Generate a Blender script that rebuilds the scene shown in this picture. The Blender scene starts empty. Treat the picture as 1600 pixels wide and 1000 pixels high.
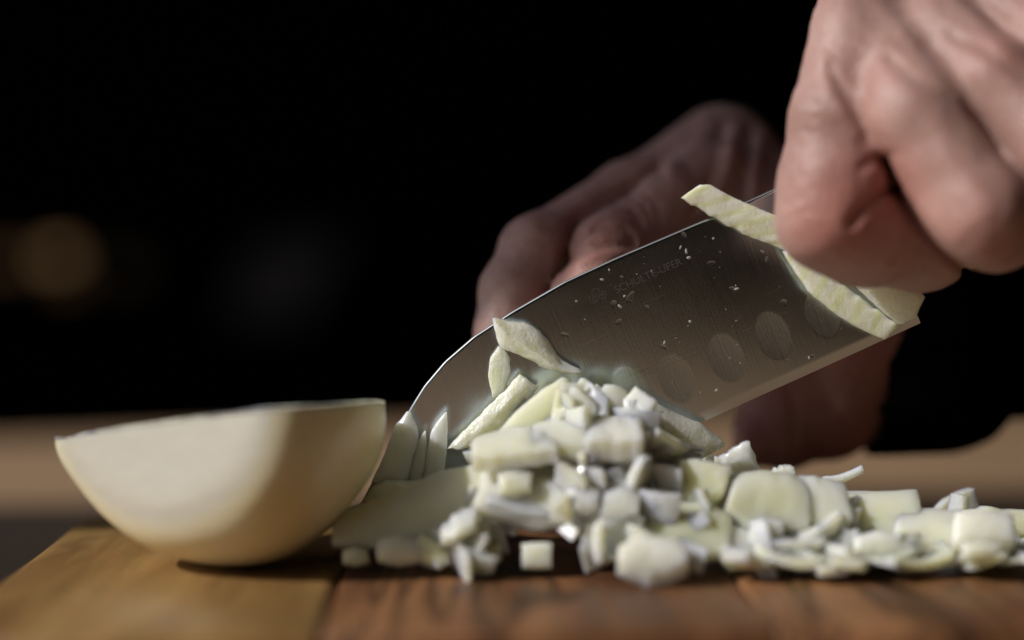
import bpy, bmesh, math, random
import numpy as np
from mathutils import Vector, Matrix, Euler

random.seed(7)
rng = np.random.default_rng(7)
SC = bpy.context.scene
COL = SC.collection
R = math.radians

# ------------------------------------------------------------------ camera
F = 2667.0                                   # focal length in photo pixels (60 mm on 36 mm, 1600 px)
CAM = np.array([0.0, -0.42, 0.072])
PITCH = math.atan(100.0 / F)
cam_d = bpy.data.cameras.new('camera'); cam = bpy.data.objects.new('camera', cam_d); COL.objects.link(cam)
cam.location = CAM; cam.rotation_euler = (R(90) - PITCH, 0, 0)
cam_d.lens = 60; cam_d.sensor_width = 36; cam_d.clip_start = 0.01; cam_d.clip_end = 200
cam_d.dof.use_dof = True; cam_d.dof.focus_distance = 0.418; cam_d.dof.aperture_fstop = 2.6; cam_d.dof.aperture_blades = 0
SC.camera = cam
CF = np.array([0, math.cos(PITCH), -math.sin(PITCH)]); CU = np.array([0, math.sin(PITCH), math.cos(PITCH)]); CR = np.array([1.0, 0, 0])

def P(px, py, y=0.0):
    """a point of the place at depth y, read off the photograph"""
    d = CF + (px - 800) / F * CR - (py - 500) / F * CU
    return CAM + d * ((y - CAM[1]) / d[1])
def S(r, y=0.0):
    return r * (y - CAM[1]) / F

# ------------------------------------------------------------------ sky and sun
SUN = np.array([-1.0, -0.42, 0.76]); SUN = SUN / np.linalg.norm(SUN)
world = bpy.data.worlds.new('World'); SC.world = world; world.use_nodes = True
wn = world.node_tree.nodes; wl = world.node_tree.links
sky = wn.new('ShaderNodeTexSky'); sky.sky_type = 'NISHITA'; sky.sun_disc = False
sky.sun_elevation = math.asin(SUN[2]); sky.sun_rotation = math.atan2(SUN[0], SUN[1])
wn['Background'].inputs['Strength'].default_value = 0.115
wl.new(sky.outputs[0], wn['Background'].inputs['Color'])
sd = bpy.data.lights.new('sun', 'SUN'); sd.energy = 4.1; sd.angle = R(0.5); sd.color = (1.0, 0.965, 0.91)
so = bpy.data.objects.new('sun', sd); COL.objects.link(so)
so.rotation_euler = Vector(SUN).to_track_quat('Z', 'Y').to_euler()
vs = SC.view_settings; vs.view_transform = 'Standard'; vs.look = 'None'; vs.exposure = -0.3; vs.gamma = 1

# ------------------------------------------------------------------ materials
def mat(name, **kw):
    m = bpy.data.materials.new(name); m.use_nodes = True
    b = m.node_tree.nodes['Principled BSDF']
    for k, v in kw.items():
        b.inputs[k].default_value = v
    return m, m.node_tree.nodes, m.node_tree.links, b
def node(ns, t, **kw):
    n = ns.new(t)
    for k, v in kw.items():
        if k in n.bl_rna.properties: setattr(n, k, v)
        else: n.inputs[k].default_value = v
    return n
def ramp(ns, stops):
    r = ns.new('ShaderNodeValToRGB'); e = r.color_ramp.elements
    while len(e) < len(stops): e.new(0.5)
    for q, (p, c) in zip(e, stops):
        q.position = p; q.color = (*c, 1) if len(c) == 3 else c
    return r
def coords(ns, ls, scale, kind='Object'):
    tc = ns.new('ShaderNodeTexCoord'); mp = ns.new('ShaderNodeMapping')
    mp.inputs['Scale'].default_value = scale
    ls.new(tc.outputs[kind], mp.inputs['Vector']); return mp
def mix(ns, ls, a, b, f, mode='MIX'):
    x = ns.new('ShaderNodeMix'); x.data_type = 'RGBA'; x.blend_type = mode
    for sock, v in ((6, a), (7, b), (0, f)):
        if isinstance(v, (tuple, float, int)):
            x.inputs[sock].default_value = (*v, 1) if isinstance(v, tuple) else v
        else: ls.new(v, x.inputs[sock])
    return x.outputs[2]
def bump(ns, ls, b, h, strength, dist):
    bp = ns.new('ShaderNodeBump'); bp.inputs['Strength'].default_value = strength; bp.inputs['Distance'].default_value = dist
    ls.new(h, bp.inputs['Height']); ls.new(bp.outputs[0], b.inputs['Normal']); return bp

def wood_mat(name, dark, mid, light, scale=1.0, streak=0.6, rough=0.45):
    m, ns, ls, b = mat(name, Roughness=rough)
    mp = coords(ns, ls, (38 * scale, 5 * scale, 20 * scale)); oi = ns.new('ShaderNodeObjectInfo')
    add = node(ns, 'ShaderNodeVectorMath', operation='ADD'); sc = node(ns, 'ShaderNodeVectorMath', operation='SCALE', Scale=30.0)
    cb = ns.new('ShaderNodeCombineXYZ')
    for k in range(3): ls.new(oi.outputs['Random'], cb.inputs[k])
    ls.new(cb.outputs[0], sc.inputs[0]); ls.new(mp.outputs[0], add.inputs[0]); ls.new(sc.outputs[0], add.inputs[1])
    n1 = node(ns, 'ShaderNodeTexNoise', Scale=1.0, Detail=6.0, Roughness=0.6, Distortion=0.8); ls.new(add.outputs[0], n1.inputs['Vector'])
    r1 = ramp(ns, [(0.28, dark), (0.5, mid), (0.72, light)]); ls.new(n1.outputs['Fac'], r1.inputs[0])
    n2 = node(ns, 'ShaderNodeTexNoise', Scale=0.55, Detail=3.0, Distortion=2.2); ls.new(add.outputs[0], n2.inputs['Vector'])
    r2 = ramp(ns, [(0.47, (0, 0, 0)), (0.5, (1, 1, 1)), (0.53, (0, 0, 0))]); ls.new(n2.outputs['Fac'], r2.inputs[0])
    ml = node(ns, 'ShaderNodeMath', operation='MULTIPLY'); ml.inputs[1].default_value = streak; ls.new(r2.outputs[0], ml.inputs[0])
    c = mix(ns, ls, r1.outputs[0], tuple(x * 0.25 for x in dark), ml.outputs[0])
    fine = node(ns, 'ShaderNodeTexNoise', Scale=12.0, Detail=4.0); ls.new(add.outputs[0], fine.inputs['Vector'])
    c = mix(ns, ls, c, fine.outputs['Color'], 0.12, 'OVERLAY')
    ls.new(c, b.inputs['Base Color']); bump(ns, ls, b, fine.outputs['Fac'], 0.25, 0.0006)
    return m
WOOD_TAN = wood_mat('tan_acacia', (0.17, 0.085, 0.026), (0.33, 0.19, 0.065), (0.49, 0.30, 0.115), streak=0.25)
WOOD_RED = wood_mat('red_brown_acacia', (0.075, 0.03, 0.014), (0.21, 0.094, 0.04), (0.36, 0.175, 0.078), streak=0.75)
WOOD_TABLE = wood_mat('taupe_table_wood', (0.26, 0.153, 0.08), (0.285, 0.173, 0.091), (0.315, 0.192, 0.103), scale=0.25, streak=0.15, rough=0.85)

def onion_mat(name, white, green, sss, radius=(1.0, 0.9, 0.55), vein=(90, 90, 25), rough=0.32, coat=0.15, cells=0.16):
    m, ns, ls, b = mat(name, Roughness=rough)
    b.inputs['Subsurface Weight'].default_value = 1.0; b.inputs['Subsurface Radius'].default_value = radius
    b.inputs['Subsurface Scale'].default_value = sss; b.inputs['Coat Weight'].default_value = coat * 0.4; b.inputs['Coat Roughness'].default_value = 0.12
    oi = ns.new('ShaderNodeObjectInfo')
    mp = coords(ns, ls, (1, 1, 1)); n1 = node(ns, 'ShaderNodeTexNoise', Scale=70.0, Detail=2.0); ls.new(mp.outputs[0], n1.inputs['Vector'])
    ad = node(ns, 'ShaderNodeMath', operation='MULTIPLY_ADD'); ls.new(oi.outputs['Random'], ad.inputs[0]); ad.inputs[1].default_value = 0.4; ls.new(n1.outputs['Fac'], ad.inputs[2])
    r = ramp(ns, [(0.4, (0.81, 0.80, 0.71)), (0.65, white), (0.95, green)]); ls.new(ad.outputs[0], r.inputs[0])
    mv = coords(ns, ls, vein); nv = node(ns, 'ShaderNodeTexNoise', Scale=14.0, Detail=4.0); ls.new(mv.outputs[0], nv.inputs['Vector'])
    c = mix(ns, ls, r.outputs[0], nv.outputs['Fac'], 0.08, 'OVERLAY')
    ls.new(c, b.inputs['Base Color'])
    n3 = node(ns, 'ShaderNodeTexVoronoi', Scale=1500.0); ls.new(mp.outputs[0], n3.inputs['Vector'])
    md = node(ns, 'ShaderNodeMath', operation='MULTIPLY_ADD'); ls.new(nv.outputs['Fac'], md.inputs[0]); md.inputs[1].default_value = 1.5; ls.new(n3.outputs['Distance'], md.inputs[2])
    bump(ns, ls, b, md.outputs[0], cells, 0.0003)
    return m
ONION = onion_mat('onion_flesh', (0.84, 0.83, 0.66), (0.80, 0.81, 0.53), 0.008)
ONION_CUT = onion_mat('onion_cut_side', (0.86, 0.86, 0.74), (0.82, 0.83, 0.6), 0.0045, rough=0.24, cells=0.55)
ONION_PALE = onion_mat('onion_flesh_pale', (0.84, 0.83, 0.73), (0.81, 0.81, 0.63), 0.008)
ONION_SLICE = onion_mat('onion_slice_thin', (0.82, 0.79, 0.6), (0.76, 0.75, 0.5), 0.005, rough=0.3)
ONION_SLICE.node_tree.nodes['Principled BSDF'].inputs['Transmission Weight'].default_value = 0.1

def striped_onion():
    m = onion_mat('onion_cut_layers', (0.84, 0.84, 0.72), (0.80, 0.81, 0.62), 0.0035, rough=0.26, cells=0.28)
    ns, ls = m.node_tree.nodes, m.node_tree.links; b = ns['Principled BSDF']
    src = b.inputs['Base Color'].links[0].from_socket
    at = node(ns, 'ShaderNodeAttribute', attribute_name='along')
    mt = node(ns, 'ShaderNodeMath', operation='FRACT'); ml = node(ns, 'ShaderNodeMath', operation='MULTIPLY'); ml.inputs[1].default_value = 6.0
    ls.new(at.outputs['Fac'], ml.inputs[0]); ls.new(ml.outputs[0], mt.inputs[0])
    r = ramp(ns, [(0.0, (0.92, 0.94, 0.80)), (0.25, (0.88, 0.91, 0.74)), (0.4, (1, 1, 1)), (0.92, (1, 1, 1)), (1.0, (0.9, 0.93, 0.78))]); ls.new(mt.outputs[0], r.inputs[0])
    ls.new(mix(ns, ls, src, r.outputs[0], 1.0, 'MULTIPLY'), b.inputs['Base Color'])
    return m
ONION_STRIPE = striped_onion()

def half_onion_mat():
    m, ns, ls, b = mat('onion_outer_layer', Roughness=0.26)
    b.inputs['Subsurface Weight'].default_value = 0.85; b.inputs['Subsurface Radius'].default_value = (1.0, 0.72, 0.33); b.inputs['Subsurface Scale'].default_value = 0.003
    b.inputs['Coat Weight'].default_value = 0.1; b.inputs['Coat Roughness'].default_value = 0.2
    mp = coords(ns, ls, (1, 1, 1)); n = node(ns, 'ShaderNodeTexNoise', Scale=45.0, Detail=4.0); ls.new(mp.outputs[0], n.inputs['Vector'])
    r = ramp(ns, [(0.3, (0.86, 0.78, 0.56)), (0.5, (0.84, 0.75, 0.48)), (0.75, (0.81, 0.71, 0.39))]); ls.new(n.outputs['Fac'], r.inputs[0])
    mv = coords(ns, ls, (12, 160, 160)); nv = node(ns, 'ShaderNodeTexNoise', Scale=2.0, Detail=3.0); ls.new(mv.outputs[0], nv.inputs['Vector'])
    at = node(ns, 'ShaderNodeAttribute', attribute_name='cut')
    c = mix(ns, ls, r.outputs[0], (0.54, 0.51, 0.435), at.outputs['Fac'])
    ls.new(mix(ns, ls, c, nv.outputs['Fac'], 0.06, 'OVERLAY'), b.inputs['Base Color'])
    bump(ns, ls, b, nv.outputs['Fac'], 0.3, 0.0006)
    return m
ONION_SKIN = half_onion_mat()

def skin_mat():
    m, ns, ls, b = mat('skin', Roughness=0.46)
    b.inputs['Subsurface Weight'].default_value = 0.5; b.inputs['Subsurface Radius'].default_value = (1.0, 0.32, 0.18); b.inputs['Subsurface Scale'].default_value = 0.0035
    b.inputs['Specular IOR Level'].default_value = 0.4
    mp = coords(ns, ls, (1, 1, 1)); n = node(ns, 'ShaderNodeTexNoise', Scale=70.0, Detail=5.0, Roughness=0.65); ls.new(mp.outputs[0], n.inputs['Vector'])
    r = ramp(ns, [(0.3, (0.34, 0.20, 0.172)), (0.5, (0.41, 0.25, 0.218)), (0.7, (0.48, 0.315, 0.28))]); ls.new(n.outputs['Fac'], r.inputs[0])
    at = node(ns, 'ShaderNodeAttribute', attribute_name='red')
    ml = node(ns, 'ShaderNodeMath', operation='MULTIPLY'); ml.inputs[1].default_value = 0.65; ls.new(at.outputs['Fac'], ml.inputs[0])
    c = mix(ns, ls, r.outputs[0], (0.47, 0.18, 0.15), ml.outputs[0])
    ls.new(c, b.inputs['Base Color'])
    v = node(ns, 'ShaderNodeTexVoronoi', Scale=1500.0); mv = coords(ns, ls, (1, 1, 0.6)); ls.new(mv.outputs[0], v.inputs['Vector'])
    n2 = node(ns, 'ShaderNodeTexNoise', Scale=420.0, Detail=4.0); ls.new(mp.outputs[0], n2.inputs['Vector'])
    ad = node(ns, 'ShaderNodeMath', operation='MULTIPLY_ADD'); ls.new(n2.outputs['Fac'], ad.inputs[0]); ad.inputs[1].default_value = 1.6; ls.new(v.outputs['Distance'], ad.inputs[2])
    bump(ns, ls, b, ad.outputs[0], 0.35, 0.0004)
    return m
SKIN = skin_mat()

def steel_mat(name='brushed_steel', r0=0.12, bmp=0.065):
    m, ns, ls, b = mat(name, Metallic=1.0, Roughness=0.22)
    b.inputs['Base Color'].default_value = (0.59, 0.66, 0.72, 1)
    # object space: x runs along the blade, z from the edge to the spine
    def noise(scale, detail, rough=0.5):
        mp = coords(ns, ls, scale); n = node(ns, 'ShaderNodeTexNoise', Scale=1.0, Detail=detail, Roughness=rough); ls.new(mp.outputs[0], n.inputs['Vector']); return n.outputs['Fac']
    def mad(a_, k, c):
        q = node(ns, 'ShaderNodeMath', operation='MULTIPLY_ADD'); ls.new(a_, q.inputs[0]); q.inputs[1].default_value = k
        if isinstance(c, float): q.inputs[2].default_value = c
        else: ls.new(c, q.inputs[2])
        return q.outputs[0]
    grind = noise((2600, 1, 45), 3.0); fibre = noise((14, 1, 1400), 2.0); scr = noise((6, 1, 2300), 1.0)
    r2 = ramp(ns, [(0.70, (0, 0, 0)), (0.80, (1, 1, 1))]); ls.new(scr, r2.inputs[0])
    msk = noise((55, 1, 160), 3.0)
    cloud = noise((30, 1, 90), 4.0)
    rr = mad(cloud, 0.10, r0); rr = mad(grind, 0.06, rr); ls.new(rr, b.inputs['Roughness'])
    h = grind; mk = ramp(ns, [(0.5, (0, 0, 0)), (0.7, (1, 1, 1))]); ls.new(msk, mk.inputs[0])
    mm = node(ns, 'ShaderNodeMath', operation='MULTIPLY'); ls.new(r2.outputs[0], mm.inputs[0]); ls.new(mk.outputs[0], mm.inputs[1]); h = mad(mm.outputs[0], -2.2, h)
    bump(ns, ls, b, h, bmp, 0.0002)
    return m
STEEL = steel_mat()
HOLLOW = steel_mat('ground_hollow_steel', 0.185, 0.12)
SPINE = mat('polished_spine', Metallic=1.0, Roughness=0.5, **{'Base Color': (0.42, 0.41, 0.40, 1)})[0]
ETCH = mat('etched_grey', Metallic=1.0, Roughness=0.42, **{'Base Color': (0.30, 0.30, 0.33, 1)})[0]
JUICE = mat('onion_juice', Roughness=0.08, **{'Base Color': (0.7, 0.7, 0.66, 1), 'Transmission Weight': 0.5, 'IOR': 1.34})[0]
CLEAR = mat('clear_juice', Roughness=0.03, **{'Base Color': (0.95, 0.95, 0.92, 1), 'Transmission Weight': 1.0, 'IOR': 1.34})[0]
BLACK = mat('black_handle', Roughness=0.4, **{'Base Color': (0.012, 0.012, 0.012, 1)})[0]
def cloth_mat(name, c):
    m, ns, ls, b = mat(name, Roughness=0.95)
    b.inputs['Specular IOR Level'].default_value = 0.0
    mp = coords(ns, ls, (1, 1, 1)); n = node(ns, 'ShaderNodeTexNoise', Scale=60.0, Detail=6.0); ls.new(mp.outputs[0], n.inputs['Vector'])
    r = ramp(ns, [(0.3, tuple(x * 0.7 for x in c)), (0.7, c)]); ls.new(n.outputs['Fac'], r.inputs[0]); ls.new(r.outputs[0], b.inputs['Base Color'])
    w = node(ns, 'ShaderNodeTexNoise', Scale=900.0); ls.new(mp.outputs[0], w.inputs['Vector']); bump(ns, ls, b, w.outputs['Fac'], 0.4, 0.001)
    return m
SHIRT = cloth_mat('black_cloth', (0.006, 0.005, 0.005))
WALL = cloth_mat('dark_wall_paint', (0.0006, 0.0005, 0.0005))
FLOOR = cloth_mat('dark_floor', (0.01, 0.009, 0.008))
TAN = cloth_mat('glow_tan', (0.50, 0.29, 0.14))  # background glow put into the colour, with dimmer copies of it below
GREYC = cloth_mat('blurred_grey', (0.014, 0.013, 0.013))
TAN_DIM = cloth_mat('dim_glow_tan', (0.11, 0.062, 0.03))
BROWN_DIM = cloth_mat('faint_glow_brown', (0.03, 0.02, 0.011))
CASTER = cloth_mat('dark_caster', (0.03, 0.02, 0.014))

# ------------------------------------------------------------------ object helpers
def link(name, me, m=None, parent=None):
    o = bpy.data.objects.new(name, me); COL.objects.link(o)
    if m is not None and me is not None: me.materials.append(m)
    if parent: o.parent = parent
    return o
def empty(name, loc=(0, 0, 0)):
    o = bpy.data.objects.new(name, None); COL.objects.link(o); o.location = loc; o.empty_display_size = 0.01; return o
def tag(o, label=None, cat=None, group=None, kind=None):
    for k, v in (('label', label), ('category', cat), ('group', group), ('kind', kind)):
        if v: o[k] = v
    return o
def mesh(name, V, Fc, smooth=True, sharp=None):
    me = bpy.data.meshes.new(name); me.from_pydata([tuple(v) for v in V], [], [tuple(f) for f in Fc]); me.validate(); me.update()
    if smooth:
        me.polygons.foreach_set('use_smooth', np.ones(len(me.polygons), bool))
        if sharp: me.set_sharp_from_angle(angle=R(sharp))
    return me
def box_mesh(name, x0, x1, y0, y1, z0, z1, bev=0.002, seg=2):
    bm = bmesh.new(); bmesh.ops.create_cube(bm, size=1)
    for v in bm.verts: v.co = Vector(((x0 + x1) / 2 + v.co.x * (x1 - x0), (y0 + y1) / 2 + v.co.y * (y1 - y0), (z0 + z1) / 2 + v.co.z * (z1 - z0)))
    if bev: bmesh.ops.bevel(bm, geom=bm.edges[:], offset=bev, segments=seg, affect='EDGES', profile=0.5)
    me = bpy.data.meshes.new(name); bm.to_mesh(me); bm.free()
    me.polygons.foreach_set('use_smooth', np.ones(len(me.polygons), bool)); me.set_sharp_from_angle(angle=R(40)); return me
def local(o, me, origin):
    """move the mesh so the object's origin sits at origin"""
    me.transform(Matrix.Translation(-Vector(origin))); o.location = Vector(origin)

# ------------------------------------------------------------------ the setting
tag(link('ground', box_mesh('ground', -6, 6, -6, 6, -0.83, -0.78, 0), FLOOR), kind='structure')
tag(link('wall', box_mesh('wall', -2.2, 2.6, 2.2, 2.3, -0.779, 2.4, 0.01), WALL), kind='structure')
tag(link('wall', box_mesh('wall', -1.2, 2.6, -2.1, -2.0, -0.779, 2.4, 0.01), WALL), kind='structure')
tag(link('wall', box_mesh('wall', 2.601, 2.7, -2.1, 2.3, -0.779, 2.4, 0.01), WALL), kind='structure')  # unseen side wall, added to cut the sky fill
tag(link('ceiling', box_mesh('ceiling', -1.2, 2.7, -2.1, 2.3, 2.401, 2.5, 0.01), WALL), kind='structure')  # unseen, added overhead to keep sky light out
# an unseen leaning post added to the left to block the sun: its shade is the dark band across the back of the board
nb = np.array([-0.127, 1.0, 0.40]); nb = nb - SUN * nb.dot(SUN)
lo_, hi_ = 0.0415, 0.29
nn = np.linalg.norm(nb); nu_ = nb / nn
p0 = SUN * 1.35 + nu_ * ((lo_ + hi_) / 2 / nn)
e_ = np.cross(nu_, SUN); e_ = e_ if e_[2] > 0 else -e_
e_ = e_ + SUN * 0.35; e_ /= np.linalg.norm(e_); t_ = np.cross(e_, nu_)
pm = box_mesh('shade_caster', -(hi_ - lo_) / nn / 2, (hi_ - lo_) / nn / 2, -0.02, 0.02, -1.3, 1.0, 0.004)
po = link('shade_caster', pm, CASTER); po.matrix_world = Matrix(((nu_[0], t_[0], e_[0], p0[0]), (nu_[1], t_[1], e_[1], p0[1]), (nu_[2], t_[2], e_[2], p0[2]), (0, 0, 0, 1)))
tag(po, kind='structure')

# shapes added for the blurred spots far behind, their brightness set in the colour
def on_wall(name, poly, m, th, label, cat):
    V = [P(x, y, 2.198) for x, y in poly]; n = len(V)
    V = V + [v + np.array([0, -th, 0]) for v in V]
    Fc = [tuple(range(n)), tuple(range(2 * n - 1, n - 1, -1))] + [(i, n + i, n + (i + 1) % n, (i + 1) % n) for i in range(n)]
    me = mesh(name, V, Fc, False)
    bm = bmesh.new(); bm.from_mesh(me); bmesh.ops.recalc_face_normals(bm, faces=bm.faces); bm.to_mesh(me); bm.free()
    return tag(link(name, me, m), label, cat)
on_wall('glow_patch', [(72, 394), (120, 386), (122, 408), (90, 416), (74, 408)], TAN, 0.03, 'brightest blurred tan shape, added as the core of the warm glow at far left', 'patch')
on_wall('glow_patch', [(84, 424), (128, 418), (136, 444), (98, 450)], TAN_DIM, 0.03, 'yellowish brown blurred shape just under the brightest tan one', 'patch')
on_wall('glow_patch', [(-30, 400), (50, 392), (54, 420), (-30, 424)], TAN_DIM, 0.03, 'dimmer brown blurred shape on the dark wall at the far left edge', 'patch')
on_wall('glow_patch', [(166, 408), (222, 404), (230, 436), (180, 440)], BROWN_DIM, 0.03, 'barely visible brown blurred shape right of the bright tan one', 'patch')
on_wall('grey_shape', [(412, 380), (545, 372), (530, 400), (476, 500), (360, 500), (376, 430)], GREYC, 0.02,
        'dim blurred grey shape on the dark wall behind the onion half', 'cloth')

# ------------------------------------------------------------------ table
TA, TB = np.array([-0.285, 0.531, 0]), np.array([0.349, 0.742, 0])
tdir = (TB - TA); tdir[2] = 0; ang = math.atan2(tdir[1], tdir[0])
ZT = -0.030
table = empty('table', (0.03, 0.636, -0.78)); table.rotation_euler = (0, 0, ang)
tag(table, 'taupe wooden table, sunlit beyond the cutting board', 'table')
zt = ZT + 0.78
link('table_top', box_mesh('table_top', -1.0, 1.2, -1.02, 0.0, zt - 0.035, zt, 0.006, 3), WOOD_TABLE, table)
lm = box_mesh('leg', -0.03, 0.03, -0.03, 0.03, 0.001, zt - 0.036, 0.004)
for lx in (-0.9, 1.1):
    for ly in (-0.92, -0.08):
        l = link('leg', lm, None, table); l.location = (lx, ly, 0)
lm.materials.append(WOOD_TABLE)

# ------------------------------------------------------------------ cutting board of glued planks
board = empty('cutting_board', (-0.1165, -0.02, ZT)); board.rotation_euler = (0, 0, R(2.0))
tag(board, 'thick acacia cutting board of tan and red-brown planks under the onion', 'cutting board')
xs = [0, 0.077, 0.166, 0.243, 0.318, 0.40]
for i in range(5):
    me = box_mesh('plank', xs[i] + 0.0001, xs[i + 1] - 0.0001, -0.0735, 0.071, 0.0006, -ZT, 0.0012 if i else 0.003, 3)
    bmv = bmesh.new(); bmv.from_mesh(me)
    for v in bmv.verts:                                             # hand-rounded front arris
        if v.co.z > 0.02 and v.co.y < -0.07: v.co.z -= 0.0012
    bmv.to_mesh(me); bmv.free()
    o = link('plank', me, WOOD_TAN if i == 0 else WOOD_RED, board)
    tag(o, 'tan plank at the left end of the board' if i == 0 else None)

# ------------------------------------------------------------------ distance-field modelling (hands, cloth)
def sdf_mesh(f, lo, hi, h):
    lo = np.array(lo, float); hi = np.array(hi, float)
    n = np.ceil((hi - lo) / h).astype(int) + 1
    ax = [lo[k] + h * np.arange(n[k]) for k in range(3)]
    X, Y, Z = np.meshgrid(*ax, indexing='ij')
    D = f(X.astype(np.float32), Y.astype(np.float32), Z.astype(np.float32))
    ins = D < 0
    cell = np.zeros(tuple(n - 1), np.int8)
    sl = [slice(0, -1), slice(1, None)]
    for a in (0, 1):
        for b_ in (0, 1):
            for c in (0, 1): cell += ins[sl[a], sl[b_], sl[c]]
    act = (cell > 0) & (cell < 8)
    idx = -np.ones(act.shape, np.int64); ids = np.argwhere(act); idx[act] = np.arange(len(ids))
    acc = np.zeros((len(ids), 3)); cnt = np.zeros(len(ids))
    corner = lambda a, b_, c: D[ids[:, 0] + a, ids[:, 1] + b_, ids[:, 2] + c]
    for a in (0, 1):
        for b_ in (0, 1):
            for axn in range(3):
                c0 = [0, 0, 0]; o2 = [k for k in range(3) if k != axn]; c0[o2[0]] = a; c0[o2[1]] = b_
                c1 = list(c0); c1[axn] = 1
                d0, d1 = corner(*c0), corner(*c1); cr = (d0 < 0) != (d1 < 0)
                t = np.where(cr, d0 / np.where(cr, d0 - d1, 1), 0)
                pt = np.tile(np.array(c0, float), (len(ids), 1)); pt[:, axn] = t
                acc[cr] += pt[cr]; cnt[cr] += 1
    V = lo + h * (ids + acc / cnt[:, None])
    quads = []
    for axn in range(3):
        o2 = [(axn + 1) % 3, (axn + 2) % 3]
        s0 = [slice(None)] * 3; s1 = [slice(None)] * 3; s0[axn] = slice(0, -1); s1[axn] = slice(1, None)
        for k in o2: s0[k] = slice(1, -1); s1[k] = slice(1, -1)
        a, b_ = ins[tuple(s0)], ins[tuple(s1)]; e = np.argwhere(a != b_); fl = a[a != b_]
        off = np.zeros(3, int); off[o2[0]] = 1; off[o2[1]] = 1; base = e + off
        def at(du, dv):
            q = base.copy(); q[:, o2[0]] -= du; q[:, o2[1]] -= dv
            return idx[q[:, 0], q[:, 1], q[:, 2]]
        Q = np.stack([at(1, 1), at(0, 1), at(0, 0), at(1, 0)], 1)
        Q[~fl] = Q[~fl][:, ::-1]; quads.append(Q)
    Q = np.concatenate(quads); Q = Q[(Q >= 0).all(1)]
    return V, Q
def np_mesh(name, V, Q):
    me = bpy.data.meshes.new(name); me.vertices.add(len(V)); me.vertices.foreach_set('co', V.astype(np.float32).ravel())
    me.loops.add(Q.size); me.loops.foreach_set('vertex_index', Q.astype(np.int32).ravel())
    me.polygons.add(len(Q)); me.polygons.foreach_set('loop_start', np.arange(0, Q.size, 4, dtype=np.int32))
    me.update(calc_edges=True); me.validate(); me.polygons.foreach_set('use_smooth', np.ones(len(me.polygons), bool)); return me
def cone(X, Y, Z, a, b, ra, rb):
    ba = b - a; L = float(ba.dot(ba)) + 1e-12
    t = np.clip(((X - a[0]) * ba[0] + (Y - a[1]) * ba[1] + (Z - a[2]) * ba[2]) / L, 0, 1)
    d = np.sqrt((X - a[0] - t * ba[0]) ** 2 + (Y - a[1] - t * ba[1]) ** 2 + (Z - a[2] - t * ba[2]) ** 2)
    return d - (ra + (rb - ra) * (t * t * (3 - 2 * t)))
def smin(a, b, k):
    h = np.clip(0.5 + 0.5 * (b - a) / k, 0, 1)
    return b + (a - b) * h - k * h * (1 - h)
def polydist(X, Y, Z, pts):
    d = None
    for a, b in zip(pts[:-1], pts[1:]):
        q = cone(X, Y, Z, a, b, 0, 0); d = q if d is None else np.minimum(d, q)
    return d
def chain(X, Y, Z, pts, k=0.004):
    d = None
    for (a, ra), (b, rb) in zip(pts[:-1], pts[1:]):
        q = cone(X, Y, Z, a, b, ra, rb); d = q if d is None else smin(d, q, k)
    return d
def K(px, py, y, r): return (P(px, py, y), S(r, y))
def hand_mesh(name, fingers, palm, lines, red, h=0.0008, kf=0.003, kp=0.010, kk=0.010):
    pts = [p for ch in fingers + palm for p in ch]
    lo = np.min([p - r for p, r in pts], 0) - 0.004; hi = np.max([p + r for p, r in pts], 0) + 0.004
    def f(X, Y, Z):
        Fd = None
        for ch in fingers:
            q = chain(X, Y, Z, ch); Fd = q if Fd is None else smin(Fd, q, kf)
        Pd = None
        for ch in palm:
            q = chain(X, Y, Z, ch, kk); Pd = q if Pd is None else smin(Pd, q, kk)
        D = smin(Fd, Pd, kp)
        sh = np.abs(D) < 0.005                                      # creases (w > 0) and tendons, veins (w < 0)
        Xs, Ys, Zs = X[sh], Y[sh] - CAM[1], Z[sh] - CAM[2]
        dp = Ys * CF[1] + Zs * CF[2]; px = 800 + F * Xs / dp; py = 500 - F * (Ys * CU[1] + Zs * CU[2]) / dp
        ds = np.zeros_like(px)
        for pl, w, sg, ymax in lines:
            dd = np.full_like(px, 1e9)
            for (x0, y0), (x1, y1) in zip(pl[:-1], pl[1:]):
                bx, by = x1 - x0, y1 - y0; t = np.clip(((px - x0) * bx + (py - y0) * by) / (bx * bx + by * by), 0, 1)
                dd = np.minimum(dd, (px - x0 - t * bx) ** 2 + (py - y0 - t * by) ** 2)
            ds += w * np.exp(-dd / sg ** 2) * np.clip((ymax - Y[sh]) / 0.004, 0, 1)
        D[sh] += ds
        D = D + 0.00012 * np.sin(X * 310 + 1.3 * np.sin(Z * 240)) * np.sin(Z * 270 + np.sin(Y * 330)) + 0.0001 * np.sin(X * 900 + Z * 500) * np.sin(Y * 800 - Z * 760)
        return D
    V, Q = sdf_mesh(f, lo, hi, h)
    me = np_mesh(name, V, Q)
    a = np.zeros(len(me.vertices), np.float32)
    for p, s, w in red:
        a += w * np.exp(-((V - p) ** 2).sum(1) / s ** 2).astype(np.float32)
    at = me.attributes.new('red', 'FLOAT', 'POINT'); at.data.foreach_set('value', np.clip(a, 0, 1))
    return me

# ------------------------------------------------------------------ person: two hands and a black shirt
person = empty('person', (0.62, 0.24, -0.78))
tag(person, 'person in black, left fist round the knife, right hand cupped behind the blade', 'person')
def L3(pts): return [P(*p) for p in pts]
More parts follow.
